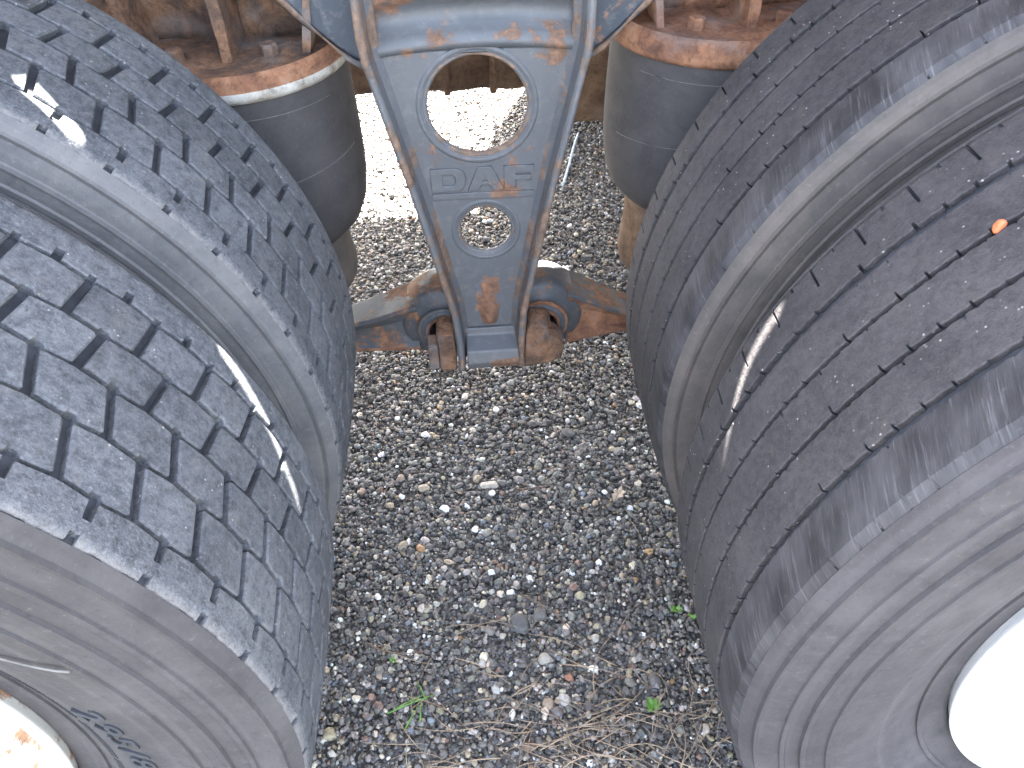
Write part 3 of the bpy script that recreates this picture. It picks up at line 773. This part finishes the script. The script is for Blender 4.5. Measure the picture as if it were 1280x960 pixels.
# brown cross beam seen through the big hole
BM = empty('cross_beam', (0, 1.29, .52)); tag(BM, 'dusty brown rusted beam seen through the large round hole', 'beam')
def mp(o): o.matrix_parent_inverse = Matrix.Translation((0, -1.29, -.52)); return o
V, F = [], []
for i in range(61):
    x = -.6 + 1.3 * i / 60
    zb = .517 + .006 * noise.noise(Vector((x * 18, 0, 0))) - max(0, min(1, (x - .18) / .10)) * .050
    for y, z in ((1.262, zb + .010), (1.256, zb + .05), (1.256, .70), (1.33, .70), (1.33, zb), (1.275, zb - .002)): V.append((x, y + .003 * noise.noise(Vector((x * 40, z * 40, 5))), z))
for j in range(60):
    for i in range(6): F.append((j * 6 + i, j * 6 + (i + 1) % 6, (j + 1) * 6 + (i + 1) % 6, (j + 1) * 6 + i))
F += [tuple(range(6)), tuple(360 + i for i in range(6))]
mp(obj('beam_body', mesh('beam_body', V, F, 'rustbeam'), BM))
for x in (-.040, .050): mp(box('stiffener', x - .006, x + .006, 1.238, 1.262, .520, .69, 'rustbeam', BM, .003))
mp(box('end_bracket', .20, .34, 1.20, 1.262, .468, .69, 'rustbeam', BM, .01))

# ------------------------------------------------------------------ added deck overhead, unseen: shades the scene, slots shape slivers of sun
DZ = 1.60
def up_to_deck(q):
    k = (DZ - q[2]) / SUN.z; return (q[0] + SUN.x * k, q[1] + SUN.y * k)
def on_tyre(side, th, y):
    xc = XL if side < 0 else XR; a = rad(th)
    return (xc - side * R0 * cos(a), y, ZC + R0 * sin(a))
SLOTS = [  # slot outlines traced back from the wanted sun patches
    [on_tyre(-1, *q) for q in ((27.3, .246), (24.0, .2355), (20.2, .2225), (17.3, .2125), (14.8, .200), (12.6, .190), (10.3, .181), (10.6, .187), (12.9, .1955), (15.2, .2065), (17.6, .219), (20.5, .230), (24.2, .2435), (27.1, .252))],
    [on_tyre(1, *q) for q in ((28.8, .2445), (24.9, .2385), (21.9, .2285), (18.6, .2105), (15.3, .1885), (15.2, .1925), (18.4, .2155), (21.6, .2335), (24.5, .2435), (28.4, .2500))],
    [on_tyre(-1, *q) for q in ((54.6, .405), (53.6, .417), (50.6, .3985), (48.2, .386), (47.4, .380), (47.2, .371), (48.2, .369), (49.2, .3745), (51.6, .3865), (53.4, .393))],
    [(.085, .80, .375), (.122, .80, .365), (.150, .80, .315), (.143, .80, .285), (.118, .79, .305), (.092, .79, .345)],
]
def ccw(P_):
    a = sum(P_[i][0] * P_[(i + 1) % len(P_)][1] - P_[(i + 1) % len(P_)][0] * P_[i][1] for i in range(len(P_)))
    return P_ if a > 0 else P_[::-1]
def widen(P_, d):
    P_ = ccw(P_); out = []; n = len(P_)
    for i in range(n):
        a, b, c = (Vector(P_[i - 1]), Vector(P_[i]), Vector(P_[(i + 1) % n])); t = ((b - a).normalized() + (c - b).normalized()).normalized()
        out.append((b.x + t.y * d, b.y - t.x * d))
    return out
holes = [widen([up_to_deck(q) for q in s_], .0015) for s_ in SLOTS]
deck = plate('shade_deck', [[(-3.2, .36), (3.2, .36), (3.2, 3.65), (.345, 3.65), (.232, 3.37), (.165, 3.15), (.135, 2.95), (.12, 2.775), (-3.2, 2.775)]] + holes, DZ, .002, 'deck', None, .0002, 'XY')  # added blocker; far edge stepped out to shape the sunlit ground patch
tag(deck, 'unseen added deck shading the wheels and springs, with slots shaped for sun slivers', 'deck')

sb = box('shade_board', -3.2, 3.2, .365, .395, 1.605, 2.75, 'deck', None, .004); tag(sb, 'tall unseen board added on the deck edge to lengthen its shade', 'side board')  # added out of view to keep sun off the ground before the wheels
# ------------------------------------------------------------------ ground
g = obj('ground', mesh('ground', [(-300, -300, -.004), (300, -300, -.004), (300, 300, -.004), (-300, 300, -.004)], [(0, 1, 2, 3)], 'ground')); tag(g, kind='structure')

def ico(sub):
    bm = bmesh.new(); bmesh.ops.create_icosphere(bm, subdivisions=sub, radius=1); bm.verts.ensure_lookup_table()
    v = np.array([q.co[:] for q in bm.verts]); f = np.array([[x.index for x in q.verts] for q in bm.faces]); bm.free(); return v, f
def stone_variants(sub, n):
    v0, f = ico(sub); out = []
    for _ in range(n):
        v = v0.copy()
        for __ in range(9):
            nrm = nrg.normal(size=3); nrm /= np.linalg.norm(nrm); d = nrg.uniform(.55, .9)
            e = v @ nrm - d; v -= np.outer(np.clip(e, 0, None), nrm)
        v *= np.array([nrg.uniform(.85, 1.25), nrg.uniform(.75, 1.05), nrg.uniform(.55, .85)])
        v += nrg.normal(0, .03, v.shape); out.append(v)
    return out, f
def stone_colours(n):
    pal = np.array([(.042, .041, .041), (.065, .061, .057), (.095, .086, .076), (.135, .122, .106), (.21, .17, .115), (.27, .25, .22), (.50, .49, .46), (.23, .135, .065), (.15, .095, .07), (.11, .12, .13), (.36, .31, .24)])
    w = np.array([.12, .23, .27, .18, .065, .06, .022, .006, .02, .03, .03]); w /= w.sum()
    c = pal[nrg.choice(len(pal), n, p=w)] * 1.36
    return np.clip(c * nrg.uniform(.76, 1.26, (n, 1)) * nrg.uniform(.95, 1.05, (n, 3)), .01, .75)
def scatter(n, fpos, med, sig, sub, zlay):
    var, f = stone_variants(sub, 40); nv = len(var[0])
    pos = fpos(n); n = len(pos)
    r = np.clip(med * np.exp(nrg.normal(0, sig, n)), .0016, .0125)
    ang = nrg.uniform(0, 2 * PI, n); tl = nrg.normal(0, .35, n); ta = nrg.uniform(0, 2 * PI, n)
    z = -.0035 + r * .35 + nrg.uniform(0, zlay, n)
    pick = nrg.integers(0, len(var), n)
    Vv = np.stack(var)[pick] * r[:, None, None]
    ca, sa = np.cos(ang), np.sin(ang); ct, st = np.cos(tl), np.sin(tl)
    x, y, zz = Vv[..., 0], Vv[..., 1], Vv[..., 2]
    y, zz = y * ct[:, None] - zz * st[:, None], y * st[:, None] + zz * ct[:, None]
    x, y = x * ca[:, None] - y * sa[:, None], x * sa[:, None] + y * ca[:, None]
    out = np.stack([x + pos[:, :1], y + pos[:, 1:2], zz + z[:, None]], -1).reshape(-1, 3)
    faces = (f[None] + (np.arange(n) * nv)[:, None, None]).reshape(-1, 3)
    col = np.repeat(stone_colours(n), nv, 0)
    return out, faces, col
def near(n):
    return nrg.uniform((-.34, .06), (.41, 1.25), (n, 2))
def far(n): return nrg.uniform((-.50, 1.22), (.50, 2.9), (n, 2))
def rest(n):
    q = nrg.uniform((-1.35, -.75), (1.4, 2.9), (n, 2))
    inside = (q[:, 0] > -.34) & (q[:, 0] < .41) & (q[:, 1] > .06)
    return q[~inside]
sets = [scatter(26000, near, .0030, .30, 1, .006), scatter(12500, near, .0044, .28, 2, .005), scatter(600, near, .0070, .2, 2, .003), scatter(34000, far, .0040, .34, 1, .005), scatter(24000, rest, .0055, .34, 1, .006)]
Vs, Fs, Cs, off = [], [], [], 0
for v, f, c in sets: Vs.append(v); Fs.append(f + off); Cs.append(c); off += len(v)
Vs = np.concatenate(Vs).astype(np.float32); Fs = np.concatenate(Fs).astype(np.int32); Cs = np.concatenate(Cs).astype(np.float32)
me = bpy.data.meshes.new('gravel'); me.vertices.add(len(Vs)); me.vertices.foreach_set('co', Vs.ravel())
me.loops.add(Fs.size); me.loops.foreach_set('vertex_index', Fs.ravel()); me.polygons.add(len(Fs)); me.polygons.foreach_set('loop_start', np.arange(0, Fs.size, 3, dtype=np.int32))
ca_ = me.color_attributes.new('stone', 'FLOAT_COLOR', 'POINT'); ca_.data.foreach_set('color', np.concatenate([Cs, np.ones((len(Cs), 1), np.float32)], 1).ravel())
me.polygons.foreach_set('use_smooth', np.ones(len(Fs), dtype=bool)); me.update(); me.validate(); me.materials.append(M['gravel'])
tag(obj('gravel', me), 'loose dark grey gravel with scattered white and tan stones', 'gravel', kind='stuff')

# single stones one can point at
def stone_mat(name, col):
    if name not in M: M[name] = plain(name, col, .75, .35, 0, 180, .22, .4)
    return M[name]
def stone(x, y, sx, sy, sz, col, cname, label, seed, rz=0, group=None):
    o = obj('stone', pebble_mesh('stone', sx, sy, sz, stone_mat('stone_' + cname, col), seed, 3)); o.location = (x, y, sz * .55 + .003); o.rotation_euler = (rng.uniform(-.15, .15), rng.uniform(-.15, .15), rz)
    tag(o, label, 'stone', group)
stone(-.004, .674, .019, .011, .006, (.40, .36, .30), 'beige', 'flat beige stone, largest pale one amid the dark gravel', 3, .1)
stone(-.128, .676, .011, .010, .007, (.36, .30, .22), 'tan', 'rounded tan stone lying level with the flat beige one', 4)
stone(.032, .378, .019, .017, .012, (.10, .095, .09), 'darkclump', 'largest dark grey lumpy stone near the dry straw', 5, .5)
stone(.066, .392, .013, .013, .009, (.13, .12, .11), 'darkclump2', 'dark grey lump touching the largest dark stone', 15, .9)
stone(.068, .312, .013, .012, .009, (.30, .27, .23), 'pale', 'pale speckled stone at the edge of the dry straw', 6)
stone(.101, .281, .008, .007, .006, (.27, .13, .08), 'brick', 'small reddish brown stone beside the pale speckled one', 7)
stone(.160, .796, .014, .012, .009, (.13, .12, .11), 'grey', 'grey rough stone lying below the rusty link beam', 8)
stone(.252, .738, .010, .009, .007, (.20, .18, .16), 'greyb', 'grey brown stone near the ribbed tyres and dry leaf', 9)
for i, (x, y, s) in enumerate(((-.128, .816, .0085), (-.185, .868, .006), (.317, .86, .008), (-.01, .48, .0075), (.02, .438, .0075), (-.203, .447, .007), (.14, .292, .0085), (.227, .577, .005), (.055, .705, .006), (-.17, .66, .007), (.0, .655, .007), (.25, .79, .006), (.21, .64, .006))):
    stone(x, y, s, s * .85, s * .75, (.66, .64, .60), 'white', 'small rounded white pebble standing out from the dark gravel', 30 + i, i, 'white pebbles in the gravel')
o = obj('stone', pebble_mesh('stone', .0055, .0042, .0062, stone_mat('stone_orange', (.55, .16, .07)), 77, 2)); a_ = on_tyre(1, 47.2, .1535); o.location = Vector(a_)
tag(o, 'tiny orange stone wedged in a tyre groove', 'stone')

# dry leaf
V, F = [], []
outl = [(0, 0), (.006, .010), (.014, .012), (.011, .018), (.016, .026), (.010, .030), (.006, .040), (.001, .030), (-.006, .026), (-.003, .018), (-.008, .010)]
for x, y in outl: V.append((x, y, .004 + .010 * abs(x - .003) / .012 + .004 * sin(y * 160)))
V += [(x * 1.0, y, z - .0006) for x, y, z in V]; n = len(outl); V += [(.003, .018, .005), (.003, .018, .0044)]
for i in range(n):
    j = (i + 1) % n; F += [(i, j, 2 * n), (n + j, n + i, 2 * n + 1), (i, n + i, n + j, j)]
o = obj('dry_leaf', mesh('dry_leaf', V, F, 'leaf')); o.location = (.222, .610, .006); o.rotation_euler = (.15, .1, -.35); tag(o, 'pale curled dry leaf on the gravel near the ribbed tyre', 'leaf')

def blade(p0, L, az_, lift, r, wob, seg=6):
    pts = []; x, y, z = p0
    for i in range(seg + 1):
        t = i / seg; pts.append((x + L * t * cos(az_ + wob * t), y + L * t * sin(az_ + wob * t), z + lift * sin(PI * t)))
    return tube(pts, [r * (1 - .5 * i / seg) for i in range(seg + 1)], 5)
for lab, p0, L, a_, w_ in (('thin pinkish twig lying just beyond the flat beige stone', (.100, .700, .012), .075, -.08, .05), ('bent brown twig lying past the largest dark stone', (.035, .430, .012), .125, -.55, -.25),
                           ('slim grey twig lying between beige stone and dry leaf', (.05, .655, .011), .07, -.12, .2), ('long curved twig beside the block-tread tyre', (-.215, .36, .012), .09, -.75, .5)):
    tag(obj('twig', mesh('twig', *blade(p0, L, a_, .004, .0014, w_, 8), 'twig', True)), lab, 'twig')
Vs_, Fs_ = [], []
for i in range(180):
    y = abs(rng.gauss(0, .11)) + .10; x = rng.uniform(-.17, .36)
    if y > .42: y = rng.uniform(.1, .3)
    if rng.random() < .5: x = rng.gauss(.13, .12)
    v, f = blade((x, y, rng.uniform(.008, .014)), rng.uniform(.025, .12), rng.gauss(0, .55) + (PI if rng.random() < .5 else 0), rng.uniform(.001, .012), rng.uniform(.0005, .0011), rng.gauss(0, .45))
    b = len(Vs_); Vs_ += v; Fs_ += [tuple(q + b for q in ff) for ff in f]
for i in range(40):
    v, f = blade((rng.uniform(-.35, .4), rng.uniform(.4, 1.2), .011), rng.uniform(.02, .06), rng.uniform(0, 6.3), .003, rng.uniform(.0004, .0008), rng.gauss(0, .4))
    b = len(Vs_); Vs_ += v; Fs_ += [tuple(q + b for q in ff) for ff in f]
tag(obj('dry_straw', mesh('dry_straw', Vs_, Fs_, 'straw', True)), 'thin dry straw littered over the gravel', 'straw', kind='stuff')

def leaf_mesh(L, w):
    V, F = [], []; k = 7
    for i in range(k):
        t = i / (k - 1); ww = w * sin(PI * min(1, t * .92 + .06)) ** .8; z = .35 * L * t - .32 * L * t * t
        V += [(L * t, -ww, z + ww * .35), (L * t, 0, z), (L * t, ww, z + ww * .35)]
    for i in range(k - 1):
        for j in range(2): a = i * 3 + j; F.append((a, a + 1, a + 4, a + 3))
    return mesh('leaf', V, F, 'green', True)
def weed(x, y, n, L, w, label, tilt=.5):
    e = empty('weed', (x, y, .004)); tag(e, label, 'weed'); me = leaf_mesh(L, w)
    V, F = tube([(0, 0, -.004), (0, 0, .006), (.001, 0, .012)], .0009, 5); obj('stem', mesh('stem', V, F, 'green', True), e)
    for k in range(n):
        o = obj('leaf', me, e); o.location = (0, 0, .004 + .010 * k / n); o.rotation_euler = (0, -tilt * rng.uniform(.3, 1.2), 2.4 * k + rng.uniform(-.3, .3)); s_ = rng.uniform(.65, 1.1); o.scale = (s_, s_, s_)
weed(.218, .221, 8, .016, .0038, 'bright green star-shaped seedling beside the dry straw')
weed(.289, .380, 6, .013, .0036, 'small green seedling close to the rib-tread tyre')
weed(.310, .366, 3, .010, .0030, 'tiny green sprout touching the rib-tread tyre')
weed(-.172, .326, 4, .009, .0022, 'faint green sprout near the block-tread tyre')
gb = empty('grass_tuft', (-.14, .245, .005)); tag(gb, 'few green grass blades lying flat near the block-tread tyre', 'grass')
for (dx, dy, L, a_) in ((-.037, -.004, .075, .18), (-.03, -.002, .05, .30), (.02, .012, .035, 1.9), (-.01, -.03, .04, .9), (.012, -.02, .035, 1.4)):
    V, F = blade((dx, dy, .008), L, a_, .008, .0012, .15); obj('blade', mesh('blade', V, F, 'green', True), gb)
pts = [(.343 - .086 * t, 2.077 - .316 * t, .014 + .006 * sin(6 * t)) for t in [i / 10 for i in range(11)]]
tag(obj('wire', mesh('wire', *tube(pts, .0035, 6), 'wire', True)), 'pale blue wire lying on the gravel beyond the bracket', 'wire')
